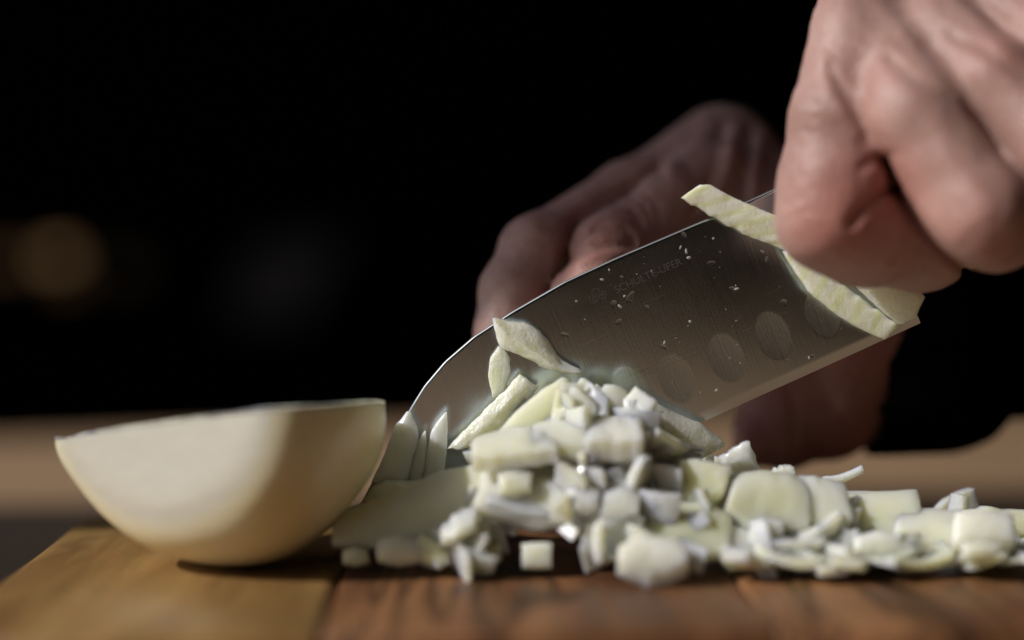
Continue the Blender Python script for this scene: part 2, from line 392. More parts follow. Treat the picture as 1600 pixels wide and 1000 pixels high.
# left hand, nearest the camera, pinching the blade
lh_f = [
    [K(1326, 52, -.022, 60), K(1303, 190, -.027, 66), K(1303, 285, -.027, 82), K(1295, 342, -.028, 77), K(1345, 365, -.024, 78), K(1435, 378, -.016, 74), K(1530, 360, -.008, 56)],
    [K(1372, 70, -.024, 60), K(1428, 180, -.035, 78), K(1528, 335, -.043, 78), K(1556, 352, -.030, 68), K(1585, 330, .004, 60)],
    [K(1470, 45, -.026, 56), K(1550, 128, -.036, 64), K(1655, 228, -.044, 72), K(1690, 240, -.03, 68), K(1690, 220, .006, 58)],
    [K(1550, 0, -.022, 54), K(1640, 58, -.032, 60), K(1770, 130, -.038, 62), K(1780, 130, .004, 54)],
    [K(1470, -60, .030, 66), K(1410, 120, .036, 58), K(1365, 240, .022, 50), K(1345, 290, .0165, 40)],
]
lh_p = [
    [K(1360, -10, -.012, 78), K(1480, -60, -.010, 85), K(1590, -100, -.008, 80)],
    [K(1380, -20, .004, 75), K(1560, -190, .012, 120), K(1690, -300, .03, 125), K(1900, -420, .06, 105)],
    [K(1440, -30, .014, 80), K(1500, -70, .022, 90)],
    [K(1380, 120, -.008, 60), K(1500, 240, -.012, 75), K(1620, 270, -.012, 75)],
    [K(1370, 150, -.014, 60), K(1392, 270, -.013, 62), K(1420, 330, -.012, 60)],
    [K(1500, 150, -.024, 55), K(1660, 310, -.026, 60)],
]
lh_l = [
    ([(1402, 292), (1372, 306), (1345, 328), (1330, 348)], 0.00176, 7, -.005),               # fold inside the bent index finger
    ([(1398, 240), (1372, 246), (1345, 262)], 0.00054, 8, -.005),
    ([(1385, 250), (1402, 300), (1436, 352), (1470, 388), (1506, 420)], 0.00176, 8, -.005),
    ([(1296, 105), (1318, 145), (1350, 197), (1388, 262), (1405, 310)], 0.0007, 9, -.005),
    ([(1284, 90), (1304, 148), (1335, 205)], -0.00054, 14, -.005),
    ([(1263, 150), (1288, 156), (1310, 168)], 0.00021, 4, -.005), ([(1254, 182), (1285, 186), (1310, 198)], 0.00021, 4, -.005),
    ([(1266, 128), (1290, 134)], 0.00018, 4, -.005), ([(1250, 205), (1275, 208)], 0.00018, 4, -.005), ([(1245, 228), (1270, 230)], 0.00015, 4, -.005),
    ([(1230, 345), (1262, 330), (1290, 332)], 0.00021, 5, -.005), ([(1224, 322), (1250, 312)], 0.00018, 4, -.005),
    ([(1500, 390), (1535, 372), (1566, 378)], 0.00036, 6, -.02), ([(1512, 402), (1545, 386), (1572, 392)], 0.00030, 5, -.02), ([(1505, 372), (1530, 358)], 0.00024, 6, -.02),
    ([(1395, 95), (1440, 132), (1487, 161), (1525, 187), (1565, 228), (1620, 290)], 0.00078, 11, -.005),
    ([(1490, 55), (1525, 71), (1600, 118), (1690, 172)], 0.00072, 11, -.005),
    ([(1420, 48), (1430, 54)], -0.0008, 24, -.005), ([(1326, 52), (1332, 62)], -.0006, 30, -.005),
    ([(1465, 200), (1540, 330)], -0.00042, 22, -.02),
]
lh_r = [(P(1326, 60, -.045), .012, .8), (P(1280, 370, -.045), .013, .75), (P(1545, 380, -.06), .012, .7), (P(1380, 270, -.03), .014, .8), (P(1360, 330, -.04), .012, .7), (P(1590, 20, -.05), .014, .7), (P(1500, 230, -.06), .010, .3)]
hand_l = link('hand', hand_mesh('hand', lh_f, lh_p, lh_l, lh_r), SKIN)
tag(hand_l, 'sunlit fist gripping the knife, index finger bent against the blade')
# right hand, dim, behind the blade
rh_f = [
    [K(1128, 242, .078, 72), K(985, 310, .056, 58), K(838, 392, .034, 54), K(800, 455, .029, 48), K(790, 520, .025, 46), K(800, 600, .020, 40)],
    [K(1110, 290, .052, 66), K(1040, 325, .040, 58), K(948, 388, .028, 62), K(922, 450, .022, 56), K(900, 540, .017, 50), K(905, 600, .014, 44)],
    [K(1150, 300, .10, 60), K(1000, 380, .095, 50), K(900, 470, .09, 46), K(860, 560, .07, 42)],
    [K(1380, 540, .062, 80), K(1290, 636, .060, 80), K(1225, 674, .056, 56), K(1180, 688, .054, 42)],
]
rh_p = [
    [K(1128, 250, .085, 68), K(1160, 330, .075, 90), K(1250, 430, .07, 120), K(1400, 530, .08, 120)],
    [K(1120, 300, .064, 66), K(1180, 400, .058, 95), K(1300, 520, .06, 110)],
    [K(1140, 480, .07, 80), K(1240, 560, .066, 90), K(1380, 570, .085, 100), K(1540, 540, .12, 90)],
]
rh_l = [
    ([(928, 356), (955, 338), (985, 338), (1000, 352)], .0008, 5, .06), ([(905, 372), (940, 355), (978, 360), (990, 378)], .0007, 5, .06),
    ([(890, 408), (915, 392), (945, 384), (988, 382)], .0012, 6, .06), ([(892, 430), (930, 412), (975, 406)], .0006, 5, .06),
    ([(960, 318), (985, 322), (1003, 345)], .0008, 5, .06), ([(978, 305), (1005, 318), (1018, 345)], .0008, 5, .06), ([(1000, 296), (1022, 315), (1030, 345)], .0006, 5, .06),
    ([(905, 388), (940, 370), (985, 370)], .0005, 4, .06), ([(900, 455), (945, 440)], .0005, 6, .06),
    ([(790, 385), (820, 372), (850, 375)], .0006, 6, .1), ([(785, 402), (820, 392), (852, 396)], .0006, 6, .1), ([(800, 365), (830, 352), (855, 352)], .0005, 6, .1),
    ([(1110, 195), (1060, 250), (1010, 290)], -.0009, 14, .1), ([(1150, 200), (1135, 280), (1100, 330)], -.0012, 12, .1), ([(1190, 215), (1178, 300)], -.0012, 12, .1),
    ([(1130, 200), (1108, 290), (1085, 330)], .0007, 10, .1), ([(1172, 205), (1160, 300)], .0008, 10, .1),
    ([(880, 440), (886, 400), (900, 350), (950, 315), (1030, 272)], .0022, 13, .1),
    ([(1110, 640), (1130, 660), (1150, 700)], .0012, 8, .1), ([(1230, 600), (1245, 650), (1240, 700)], .0008, 6, .1),
]
rh_r = [(P(800, 400, .05), .016, .5), (P(940, 400, .02), .015, .6), (P(1240, 640, .04), .045, .8), (P(1330, 560, .03), .03, .9)]
hand_r = link('hand', hand_mesh('hand', rh_f, rh_p, rh_l, rh_r, h=0.001, kf=0.003, kp=0.010, kk=0.014), SKIN)
tag(hand_r, 'shaded hand cupped behind the blade')
# black shirt: torso to the right of the frame and both sleeves
def shirt():
    arm_b = [K(1246, 672, .056, 48), K(1375, 588, .066, 112), K(1460, 548, .08, 126), K(1560, 512, .11, 122), K(1690, 480, .16, 120)]  # sleeve carried over the hand, its black stands in for deep shade there
    eb = np.array([0.47, 0.38, 0.08])
    wl_ = P(1760, -330, .045); el = np.array([0.46, 0.02, 0.24])
    def f(X, Y, Z):
        t = np.array([0.66, 0.24, 0.0])
        d = np.sqrt(((X - t[0]) / 0.12) ** 2 + ((Y - t[1]) / 0.19) ** 2 + (np.clip(np.abs(Z - 0.05) - 0.25, 0, None) / 0.14) ** 2) * 0.12 - 0.12
        d = smin(d, chain(X, Y, Z, arm_b + [(eb, 0.052), (np.array([0.62, 0.44, 0.36]), 0.075)], 0.02), 0.03)
        d = smin(d, chain(X, Y, Z, [(wl_, 0.046), (el, 0.055), (np.array([0.62, 0.05, 0.36]), 0.075)], 0.02), 0.03)
        return d + 0.0025 * np.sin(X * 90 + 2 * np.sin(Z * 50)) * np.sin(Z * 70 + Y * 60)
    return np_mesh('shirt', *sdf_mesh(f, (0.10, -0.12, -0.36), (0.82, 0.55, 0.50), 0.005))
shirt_o = link('shirt', shirt(), SHIRT)
for o in (hand_l, hand_r, shirt_o):
    o.parent = person; o.matrix_parent_inverse = Matrix.Translation(-person.location)

# ------------------------------------------------------------------ knife
A_ = P(560, 812); B_ = P(1440, 505)
ax_u = P(1213, 293) - P(880, 440); ax_u /= np.linalg.norm(ax_u); ax_v = np.array([-ax_u[2], 0, ax_u[0]])
O_ = P(1440, 505)
def UV(px, py):
    q = P(px, py) - O_; return q.dot(ax_u), q.dot(ax_v)
knife = empty('knife', O_)
knife.matrix_world = Matrix.Translation(O_) @ Matrix.Rotation(-math.atan2(ax_u[2], ax_u[0]), 4, 'Y') @ Matrix.Translation((0, 0.0012, 0)) @ Matrix.Rotation(R(3), 4, 'X')   # leans a little towards the camera
tag(knife, 'large santoku knife with oval hollows in its steel blade, tip down in the chopped onion', 'knife')
top = [UV(*p) for p in [(556, 800), (566, 782), (582, 752), (600, 716), (612, 690), (625, 664), (643, 634), (663, 602), (695, 564), (740, 525), (800, 486), (880, 440), (960, 403), (1115, 337), (1213, 293), (1322, 244)]]
bot = [UV(*p) for p in [(556, 802), (572, 822), (600, 833), (640, 834), (700, 824), (780, 798), (900, 748), (1100, 659), (1280, 578), (1440, 505)]]
tu, tv = np.array(top).T; bu, bv = np.array(bot).T
u0 = max(tu[0], bu[0]); NU, NV = 620, 130
us = np.concatenate([u0 + (0.02) * np.linspace(0, 1, 90) ** 1.6, np.linspace(u0 + 0.02, 0.0, NU - 90 + 1)[1:]])
def smoothed(x, xs_, ys_):
    # Catmull-Rom style smoothing of the outline
    y = np.interp(x, xs_, ys_); k = np.hanning(13); k /= k.sum()
    yp = np.concatenate([np.full(6, y[0]), y, np.full(6, y[-1])]); ys2 = np.convolve(yp, k, 'valid')
    ys2[:8] = y[:8]; return ys2
T = np.maximum(smoothed(us, tu, tv), np.interp(us, bu, bv) + 1e-5); Bt = smoothed(us, bu, bv)
s = np.linspace(0, 1, NV) ** 0.9
s = 0.988 * s / s[-3]; s[-3:] = (0.988, 0.995, 1.0)
vv = Bt[:, None] + (T - Bt)[:, None] * s[None, :]; uu = np.repeat(us[:, None], NV, 1)
hgt = (T - Bt)[:, None] * s[None, :]
th = 0.00012 + np.clip(hgt / 0.0022, 0, 1) * 0.00022 + np.clip(hgt / 0.045, 0, 1) * 0.00085
th = th * (np.clip((us - u0) / 0.004, 0.15, 1) * (0.42 + 0.58 * (us - u0) / (0.0 - u0)))[:, None]
from_top = (T - Bt)[:, None] * (1 - s[None, :])
th = th * (0.55 + 0.45 * np.clip(from_top / 0.0003, 0, 1))           # eased spine corners
dm = np.zeros_like(th)
for (px, py) in [(985, 612), (1057, 592), (1135, 559), (1208, 524), (1285, 490)]:
    cu, cv = UV(px, py); q = ((uu - cu) / S(27)) ** 2 + ((vv - cv) / S(40)) ** 2
    dm = np.maximum(dm, 0.00007 * np.clip(1 - q, 0, None))
def blade():
    V = np.zeros((2, NU, NV, 3))
    for k, sg in ((0, -1), (1, 1)):
        V[k, :, :, 0] = uu; V[k, :, :, 2] = vv; V[k, :, :, 1] = sg * (th - dm)
    idx = np.arange(2 * NU * NV).reshape(2, NU, NV); Q = []
    def grid(a, b_, c, d): Q.append(np.stack([a.ravel(), b_.ravel(), c.ravel(), d.ravel()], 1))
    i = idx[0]; grid(i[:-1, :-1], i[1:, :-1], i[1:, 1:], i[:-1, 1:])
    i = idx[1]; grid(i[:-1, :-1], i[:-1, 1:], i[1:, 1:], i[1:, :-1])
    nface = sum(len(q) for q in Q)
    a, b_ = idx[0], idx[1]
    grid(a[:-1, -1], a[1:, -1], b_[1:, -1], b_[:-1, -1]); nsp = len(Q[-1])
    grid(a[1:, 0], a[:-1, 0], b_[:-1, 0], b_[1:, 0])
    grid(a[-1, :-1], b_[-1, :-1], b_[-1, 1:], a[-1, 1:])
    grid(a[0, 1:], b_[0, 1:], b_[0, :-1], a[0, :-1])
    me = np_mesh('blade', V.reshape(-1, 3), np.concatenate(Q)); me.set_sharp_from_angle(angle=R(50))
    me.materials.append(STEEL); me.materials.append(SPINE); me.materials.append(HOLLOW)
    vi = np.zeros(len(me.loops), np.int32); me.loops.foreach_get('vertex_index', vi); row = (vi % NV).reshape(-1, 4).min(1)
    me.polygons.foreach_set('material_index', ((row >= NV - 1) | ((row >= NV - 2) & (us[np.clip((vi.reshape(-1, 4).min(1) // NV) % NU, 0, NU - 1)] > -0.122))).astype(np.int32) + 2 * (np.concatenate([dm.ravel(), dm.ravel()])[vi].reshape(-1, 4).min(1) > 0).astype(np.int32)); return me
bl = link('blade', blade(), None, knife)
# maker's mark
def th_at(u, v):
    i = int(np.clip(np.searchsorted(us, u), 0, NU - 1)); return float(np.interp((v - Bt[i]) / (T[i] - Bt[i]), s, th[i]))
def text_obj(name, body, px, py, px2, py2, size, m):
    c = bpy.data.curves.new(name, 'FONT'); c.body = body; c.size = size; c.extrude = 0.00002; c.align_x = 'LEFT'
    o = bpy.data.objects.new(name, c); COL.objects.link(o); bpy.context.view_layer.update()
    me = bpy.data.meshes.new_from_object(o.evaluated_get(bpy.context.evaluated_depsgraph_get())); bpy.data.objects.remove(o)
    u, v = UV(px, py); u2, v2 = UV(px2, py2)
    w = max(q.co.x for q in me.vertices); k = math.hypot(u2 - u, v2 - v) / w
    a = math.atan2(v2 - v, u2 - u)
    for q in me.vertices:
        x, y = q.co.x * k, q.co.y * k * 1.0
        U_ = u + x * math.cos(a) - y * math.sin(a); V_ = v + x * math.sin(a) + y * math.cos(a)
        q.co = (U_, -th_at(U_, V_) - 0.00003 - (0.00002 if q.co.z > 0 else 0), V_)
    return link(name, me, m, bl)
text_obj('lettering', 'SCHULTE-UFER', 962, 458, 1066, 412, 0.01, ETCH)
def emblem():
    bm = bmesh.new(); cu, cv = UV(933, 462)
    def ring(ox, oy, r, w, a0=0, a1=2 * math.pi, n=22):
        rows = []
        for i in range(n + 1):
            a = a0 + (a1 - a0) * i / n; pr = []
            for rr in (r - w / 2, r + w / 2):
                U_, V_ = cu + ox + rr * math.cos(a), cv + oy + rr * math.sin(a)
                pr.append((bm.verts.new((U_, -th_at(U_, V_) - 0.00005, V_)), bm.verts.new((U_, -th_at(U_, V_) - 0.00002, V_))))
            rows.append(pr)
        for p, q in zip(rows[:-1], rows[1:]):
            bm.faces.new((p[0][0], p[1][0], q[1][0], q[0][0])); bm.faces.new((p[1][0], p[1][1], q[1][1], q[1][0])); bm.faces.new((p[0][1], p[0][0], q[0][0], q[0][1]))
    m_ = 0.001
    ring(-1.2 * m_, -0.2 * m_, 0.95 * m_, 0.16 * m_, R(90), R(330)); ring(0, 1.0 * m_, 1.0 * m_, 0.16 * m_, R(-20), R(200)); ring(1.2 * m_, -0.2 * m_, 0.95 * m_, 0.16 * m_, R(-150), R(90))
    ring(0, 0.1 * m_, 0.42 * m_, 0.14 * m_); ring(0, -1.4 * m_, 0.7 * m_, 0.16 * m_, R(20), R(160)); ring(-1.2 * m_, -0.2 * m_, 0.35 * m_, 0.12 * m_); ring(1.2 * m_, -0.2 * m_, 0.35 * m_, 0.12 * m_)
    me = bpy.data.meshes.new('emblem'); bm.to_mesh(me); bm.free(); return link('emblem', me, ETCH, bl)
emblem()
# splashes of juice dried and wet on the steel
def juice():
    bm = bmesh.new(); spots = [(1067, 366, 5.5), (1071, 392, 4), (1075, 402, 4), (1062, 386, 3), (1190, 392, 4), (1196, 404, 4.5), (1270, 556, 4), (1231, 563, 3.5), (1265, 559, 3), (1038, 535, 3.5), (1078, 502, 3.5), (970, 432, 3.5), (940, 436, 3.5), (951, 421, 2.5), (1017, 423, 2.2), (1124, 393, 2.5), (1030, 447, 2.5), (1120, 610, 3.5), (1165, 557, 2.5), (975, 462, 3), (968, 478, 4), (985, 470, 3), (1150, 451, 4), (1140, 449, 3), (1113, 372, 2.5), (900, 470, 2.5), (958, 474, 8), (984, 463, 10), (1145, 452, 8), (966, 502, 7), (1036, 541, 6.5), (882, 522, 7), (1224, 472, 8), (1110, 410, 7), (1010, 480, 6.5)]
    spots += [(rng.uniform(850, 1330), 0, rng.uniform(0.7, 1.8)) for _ in range(70)]
    for px, py, r in spots:
        if py == 0: py = 293 + (1213 - px) * .441 + rng.uniform(12, 270)
        u, v = UV(px, py)
        if u < -0.16 or u > -0.002: continue
        flat = r > 6; r = S(r) * 0.8; st = rng.uniform(0.75, 1.6); a = rng.uniform(0, 3.14); rows = []
        for k, (q, z) in enumerate(((1, 0), (0.8, 0.3), (0.4, 0.45))):
            row = []
            for i in range(8):
                t = i * math.pi / 4; x, y = q * r * st * math.cos(t), q * r / st * math.sin(t)
                row.append(bm.verts.new((u + x * math.cos(a) - y * math.sin(a), -th_at(u, v) + 0.00003 - z * r * (0.22 if flat else 1), v + x * math.sin(a) + y * math.cos(a))))
            rows.append(row)
        for a_, b_ in zip(rows[:-1], rows[1:]):
            for i in range(8): bm.faces.new((a_[i], a_[(i + 1) % 8], b_[(i + 1) % 8], b_[i]))
        fc = bm.faces.new(rows[-1]); wet = flat or rng.random() < .5
        for v in rows[-1] + rows[0]:
            for f_ in v.link_faces: f_.material_index = int(wet)
    bmesh.ops.recalc_face_normals(bm, faces=bm.faces)
    me = bpy.data.meshes.new('onion_juice'); bm.to_mesh(me); bm.free(); me.polygons.foreach_set('use_smooth', np.ones(len(me.polygons), bool))
    me.materials.append(JUICE); me.materials.append(CLEAR); return tag(link('onion_juice', me, None, bl), kind='stuff')
juice()
# bolster and handle inside the fist
def loft(name, secs, m, n=20):
    V, Fc = [], []
    for (u, v, ry, rz) in secs:
        for i in range(n):
            t = 2 * math.pi * i / n; c, s_ = math.cos(t), math.sin(t)
            V.append((u, ry * math.copysign(abs(c) ** 0.7, c), v + rz * math.copysign(abs(s_) ** 0.7, s_)))
    for k in range(len(secs) - 1):
        for i in range(n): Fc.append((k * n + i, k * n + (i + 1) % n, (k + 1) * n + (i + 1) % n, (k + 1) * n + i))
    Fc += [tuple(range(n - 1, -1, -1)), tuple((len(secs) - 1) * n + i for i in range(n))]
    return link(name, mesh(name, V, Fc, True, 45), m, knife)
loft('bolster', [(-.002, .034, .0011, .010), (.006, .033, .005, .010), (.016, .033, .009, .011)], SPINE)
hd = loft('handle', [(.0162, .033, .0095, .0115), (.05, .031, .0105, .013), (.09, .030, .010, .012), (.118, .027, .011, .0145), (.125, .025, .008, .011)], BLACK)
for u in (.035, .068, .10):
    bm = bmesh.new(); bmesh.ops.create_cone(bm, cap_ends=True, segments=16, radius1=.003, radius2=.003, depth=.0222)
    bmesh.ops.rotate(bm, verts=bm.verts, matrix=Matrix.Rotation(R(90), 3, 'X')); bmesh.ops.translate(bm, verts=bm.verts, vec=(u, 0, .0305))
    me = bpy.data.meshes.new('rivet'); bm.to_mesh(me); bm.free(); link('rivet', me, SPINE, hd)

# ------------------------------------------------------------------ the onion half
def half_onion():
    ya = -0.022
    a = P(78, 690, ya); b = P(601, 632, ya); ux = b - a; Ln = np.linalg.norm(ux); ux /= Ln
    back = R(7.0)
    up = np.array([-ux[2], 0, ux[0]]); upv = up * math.cos(back) + np.array([0, math.sin(back), 0]); sid = np.cross(upv, ux)
    prof = [(0, .0), (.002, .0060), (.006, .0124), (.012, .0200), (.020, .0268), (.028, .0310), (.036, .0330), (.043, .0339), (.050, .0330), (.058, .0292), (.065, .0232), (.070, .0172), (.0735, .0115), (.0752, .0070), (.0755, .0045), (.0757, .0)]
    ps = np.array(prof); ps[:, 0] *= Ln / .0757
    w_ = np.maximum(ps[:, 0] * (Ln - ps[:, 0]), 0); ok = w_ > 0; xn = ps[ok, 0] / Ln * 2 - 1
    M_ = np.stack([w_[ok] * np.polynomial.chebyshev.chebval(xn, np.eye(7)[k_]) for k_ in range(7)], 1); cf = np.linalg.lstsq(M_, ps[ok, 1] ** 2, rcond=None)[0]
    sx = Ln * (0.5 - 0.5 * np.cos(np.linspace(0, math.pi, 110)))
    sr = np.sqrt(np.maximum(0, sx * (Ln - sx) * np.polynomial.chebyshev.chebval(sx / Ln * 2 - 1, cf)))
    n = 72; V = []
    for x, r in zip(sx, sr):
        for j in range(n + 1):
            t = math.pi * j / n
            rr = r * (1 + 0.004 * math.sin(3 * t + x * 30))
            V.append((x, -rr * math.cos(t), -rr * math.sin(t)))
    Fc = [(i * (n + 1) + j, i * (n + 1) + j + 1, (i + 1) * (n + 1) + j + 1, (i + 1) * (n + 1) + j) for i in range(109) for j in range(n)]
    on = empty('onion_half', a)
    Mx = Matrix(((ux[0], sid[0], upv[0], a[0]), (ux[1], sid[1], upv[1], a[1]), (ux[2], sid[2], upv[2], a[2]), (0, 0, 0, 1)))
    on.matrix_world = Mx
    tag(on, 'peeled onion half with a flat pale cut on its front left, on the tan plank', 'onion')
    Tp, Bp, Cp = P(77, 691, -.022), P(432, 690, -.0535), P(300, 812, -.0465)
    fn = np.cross(Bp - Tp, Cp - Tp); fn /= np.linalg.norm(fn); fn = fn if fn[1] < 0 else -fn
    M4 = np.array(Mx); Ri = np.linalg.inv(M4[:3, :3])
    def facet(pts):
        p = np.array(pts, float); w = p @ M4[:3, :3].T + M4[:3, 3]; d = (w - Tp) @ fn - .0008; k_ = .008
        h = np.clip(0.5 + 0.5 * (0 - d) / k_, 0, 1); nd = d * h - k_ * h * (1 - h)
        hd = np.array([fn[0], fn[1], 0]); hd /= np.linalg.norm(hd); w = w + ((nd - d) / fn.dot(hd))[:, None] * hd; return (w - M4[:3, 3]) @ Ri.T, np.clip((d - nd) / .004, 0, 1)
    V, cutv = facet(V)
    me = mesh('outer_layer', V, Fc)
    me.attributes.new('cut', 'FLOAT', 'POINT').data.foreach_set('value', cutv.astype(np.float32))
    link('outer_layer', me, ONION_SKIN, on)
    # cut face with its rings of layers, slightly rough
    W = []; m_ = 60
    for i, (x, r) in enumerate(zip(sx, sr)):
        for j in range(m_ + 1):
            q = -1 + 2 * j / m_; y = q * r * 0.999
            cx = (x - Ln * .5) / (Ln * .5); rad = math.sqrt(min(1, cx * cx * 0.96 + (y / .0345) ** 2))
            z = 0.0005 * math.sin(rad * 40) * (1 if abs(q) < 0.97 else 0) + (0.0002 * rng.random())
            W.append((x, y, z + 0.00015))
    Fw = [(i * (m_ + 1) + j, (i + 1) * (m_ + 1) + j, (i + 1) * (m_ + 1) + j + 1, i * (m_ + 1) + j + 1) for i in range(109) for j in range(m_)]
    W, _ = facet(W)
    link('cut_face', mesh('cut_face', W, Fw), ONION_PALE, on)
    # a torn fibre and a few ragged shreds along the cut
    def hair(pts, r0):
        V, Fc = [], []
        for k_, p in enumerate(pts):
            r = r0 * (1 - 0.7 * k_ / (len(pts) - 1))
            for i in range(5): V.append((p[0] + r * math.cos(i * 1.2566), p[1] + r * math.sin(i * 1.2566), p[2]))
        for k_ in range(len(pts) - 1):
            for i in range(5): Fc.append((k_ * 5 + i, k_ * 5 + (i + 1) % 5, k_ * 5 + 5 + (i + 1) % 5, k_ * 5 + 5 + i))
        link('fibre', mesh('fibre', V, Fc), ONION_PALE, on)
    hair([(.0515, .012, 0), (.0517, .012, .0012), (.0522, .012, .0024)], .00022)
    hair([(.0455, .014, 0), (.0452, .014, .0006), (.0446, .014, .0010)], .0005)
    return on
half_onion()

# ------------------------------------------------------------------ chopped onion
def resample(pts, n):
    p = np.array(pts, float); d = np.concatenate([[0], np.cumsum(np.linalg.norm(np.diff(p, axis=0), axis=1))]); d /= d[-1]
    return np.stack([np.interp(np.linspace(0, 1, n), d, p[:, k]) for k in range(3)], 1)
def slab(name, left, right, t, bulge, m, N=26, M=12, jit=0.00004, saw=0, fold=False):
    """a curved piece of onion layer between two edge lines, with real thickness"""
    Lp, Rp = resample(left, N), resample(right, N)
    if saw: Rp = Rp + (Rp - Lp) / np.linalg.norm(Rp - Lp, axis=1, keepdims=True) * (saw * (((np.arange(N) / (N - 1)) * 6 + .3) % 1 - .5))[:, None]
    sm = np.hanning(5); sm /= sm.sum()
    for A in (Lp, Rp):
        B = A.copy()
        for k in range(3): B[2:-2, k] = np.convolve(A[:, k], sm, 'valid')
        A[:] = B * 0.4 + A * 0.6
    q = np.linspace(0, 1, M)
    G = Lp[:, None, :] * (1 - q)[None, :, None] + Rp[:, None, :] * q[None, :, None]
    nrm = np.cross(np.gradient(G, axis=0), np.gradient(G, axis=1)); nl = np.linalg.norm(nrm, axis=2, keepdims=True); nrm = nrm / np.maximum(nl, 1e-9)
    avg = nrm.mean((0, 1)); avg /= np.linalg.norm(avg)
    if avg[1] > 0: avg = -avg
    pp = np.linspace(-1, 1, N)[:, None]; qq = np.linspace(-1, 1, M)[None, :]
    off = bulge * (1 - (np.abs(qq + .25) / 1.25 if fold else qq ** 2)) * (1 - 0.35 * pp ** 2)
    G = G + off[:, :, None] * avg
    wd = np.clip(np.linalg.norm(Rp - Lp, axis=1) / 0.004, 0.15, 1)[:, None, None]
    co = rng.normal(0, jit * 1.8, (N // 3 + 2, M // 3 + 2, 3)); gi = np.linspace(0, N // 3 + 0.999, N); gj = np.linspace(0, M // 3 + 0.999, M)
    i0, j0 = gi.astype(int), gj.astype(int); fi, fj = (gi - i0)[:, None, None], (gj - j0)[None, :, None]; fi, fj = fi * fi * (3 - 2 * fi), fj * fj * (3 - 2 * fj)
    cg = lambda a_, b_: co[np.ix_(i0 + a_, j0 + b_)]
    G = G + wd * (cg(0, 0) * (1 - fi) * (1 - fj) + cg(1, 0) * fi * (1 - fj) + cg(0, 1) * (1 - fi) * fj + cg(1, 1) * fi * fj)
    G[:, [0, -1]] += wd * rng.normal(0, jit * .6, (N, 2, 3))
    rim = np.minimum(1, 0.82 + 0.18 * np.minimum(np.minimum(np.arange(N)[:, None], np.arange(N)[::-1][:, None]), np.minimum(np.arange(M)[None, :], np.arange(M)[::-1][None, :])) / 1.0)
    a = G + avg * (t / 2) * rim[:, :, None]; b = G - avg * (t / 2) * rim[:, :, None]
    V = np.concatenate([a.reshape(-1, 3), b.reshape(-1, 3)]); Fc = []
    I = np.arange(N * M).reshape(N, M); J = I + N * M
    for i in range(N - 1):
        for j in range(M - 1):
            Fc.append((I[i, j], I[i + 1, j], I[i + 1, j + 1], I[i, j + 1])); Fc.append((J[i, j], J[i, j + 1], J[i + 1, j + 1], J[i + 1, j]))
    for i in range(N - 1):
        Fc.append((I[i + 1, 0], I[i, 0], J[i, 0], J[i + 1, 0])); Fc.append((I[i, -1], I[i + 1, -1], J[i + 1, -1], J[i, -1]))
    for j in range(M - 1):
        Fc.append((I[0, j], I[0, j + 1], J[0, j + 1], J[0, j])); Fc.append((I[-1, j + 1], I[-1, j], J[-1, j], J[-1, j + 1]))
    me = mesh(name, V, Fc, True, 42)
    bm = bmesh.new(); bm.from_mesh(me); bmesh.ops.recalc_face_normals(bm, faces=bm.faces); bm.to_mesh(me); bm.free()
    at = me.attributes.new('along', 'FLOAT', 'POINT'); al = np.repeat((np.arange(N) / (N - 1))[:, None], M, 1) + 0.05 * qq
    at.data.foreach_set('value', np.concatenate([al.ravel(), al.ravel()]).astype(np.float32))
    o = link(name, me, m); c = V.mean(0); local(o, me, c); return o
def px3(pts, y, y2=None):
    n = len(pts); y2 = y if y2 is None else y2
    return [P(p[0], p[1], y + (y2 - y) * i / max(1, n - 1)) for i, p in enumerate(pts)]

GP = 'pieces of chopped onion on the board'
def piece(label, left, right, y, t, bulge, m=None, y2=None, cat='onion piece', name='onion_piece', yr=None, yr2=None, **kw):
    o = slab(name, px3(left, y, y2), px3(right, y if yr is None else yr, (y if y2 is None else y2) if yr is None else (yr if yr2 is None else yr2)), t, bulge, m or ONION, **kw)
    return tag(o, label, cat, GP)

piece('striped onion strip sticking out over the spine of the blade', [(1093, 288), (1108, 289), (1150, 311), (1215, 338), (1300, 382)], [(1064, 309), (1076, 317), (1112, 339), (1165, 367), (1238, 396)], -.0045, .003, .0004, ONION_STRIPE, y2=-.0042, name='onion_strip', N=48, saw=.0006, jit=.00005)
piece('pale onion strip stuck to the blade near its heel, below the index finger', [(1222, 392), (1240, 422), (1262, 455), (1300, 487), (1345, 515), (1380, 530)], [(1240, 392), (1275, 418), (1318, 446), (1350, 470), (1380, 492), (1402, 508)], -.0045, .003, .0006, ONION_STRIPE, y2=-.004, name='onion_strip', N=48, saw=-.0005, jit=.00005)
piece('yellowish onion strip pressed between fist and pale strip at the heel', [(1285, 415), (1330, 440), (1368, 478), (1402, 506)], [(1330, 400), (1400, 430), (1444, 462), (1430, 494)], -.0085, .0028, .0008, ONION_CUT, y2=-.006, name='onion_strip')
piece('angular onion chunk stuck high on the blade near the tip', [(769, 497), (772, 515), (781, 540), (806, 552), (850, 575), (888, 583), (907, 580)], [(775, 496), (795, 500), (824, 503), (840, 514), (857, 532), (876, 562), (908, 577)], -.0045, .0036, .0032, ONION_CUT, y2=-.003, N=30, M=17, fold=True, jit=.00009)
piece('crescent onion sliver stuck to the blade under the angular chunk', [(779, 541), (766, 560), (763, 590), (770, 622)], [(788, 546), (797, 560), (797, 585), (789, 616)], -.0022, .0015, .0002, ONION_CUT)
piece('long onion slice leaning against the blade left of the heap', [(812, 586), (790, 606), (765, 634), (732, 664), (700, 702)], [(842, 604), (815, 640), (790, 672), (760, 690), (742, 698)], -.005, .0032, .0018, ONION_CUT, y2=-.006, N=30, fold=True, M=15, jit=.00009)
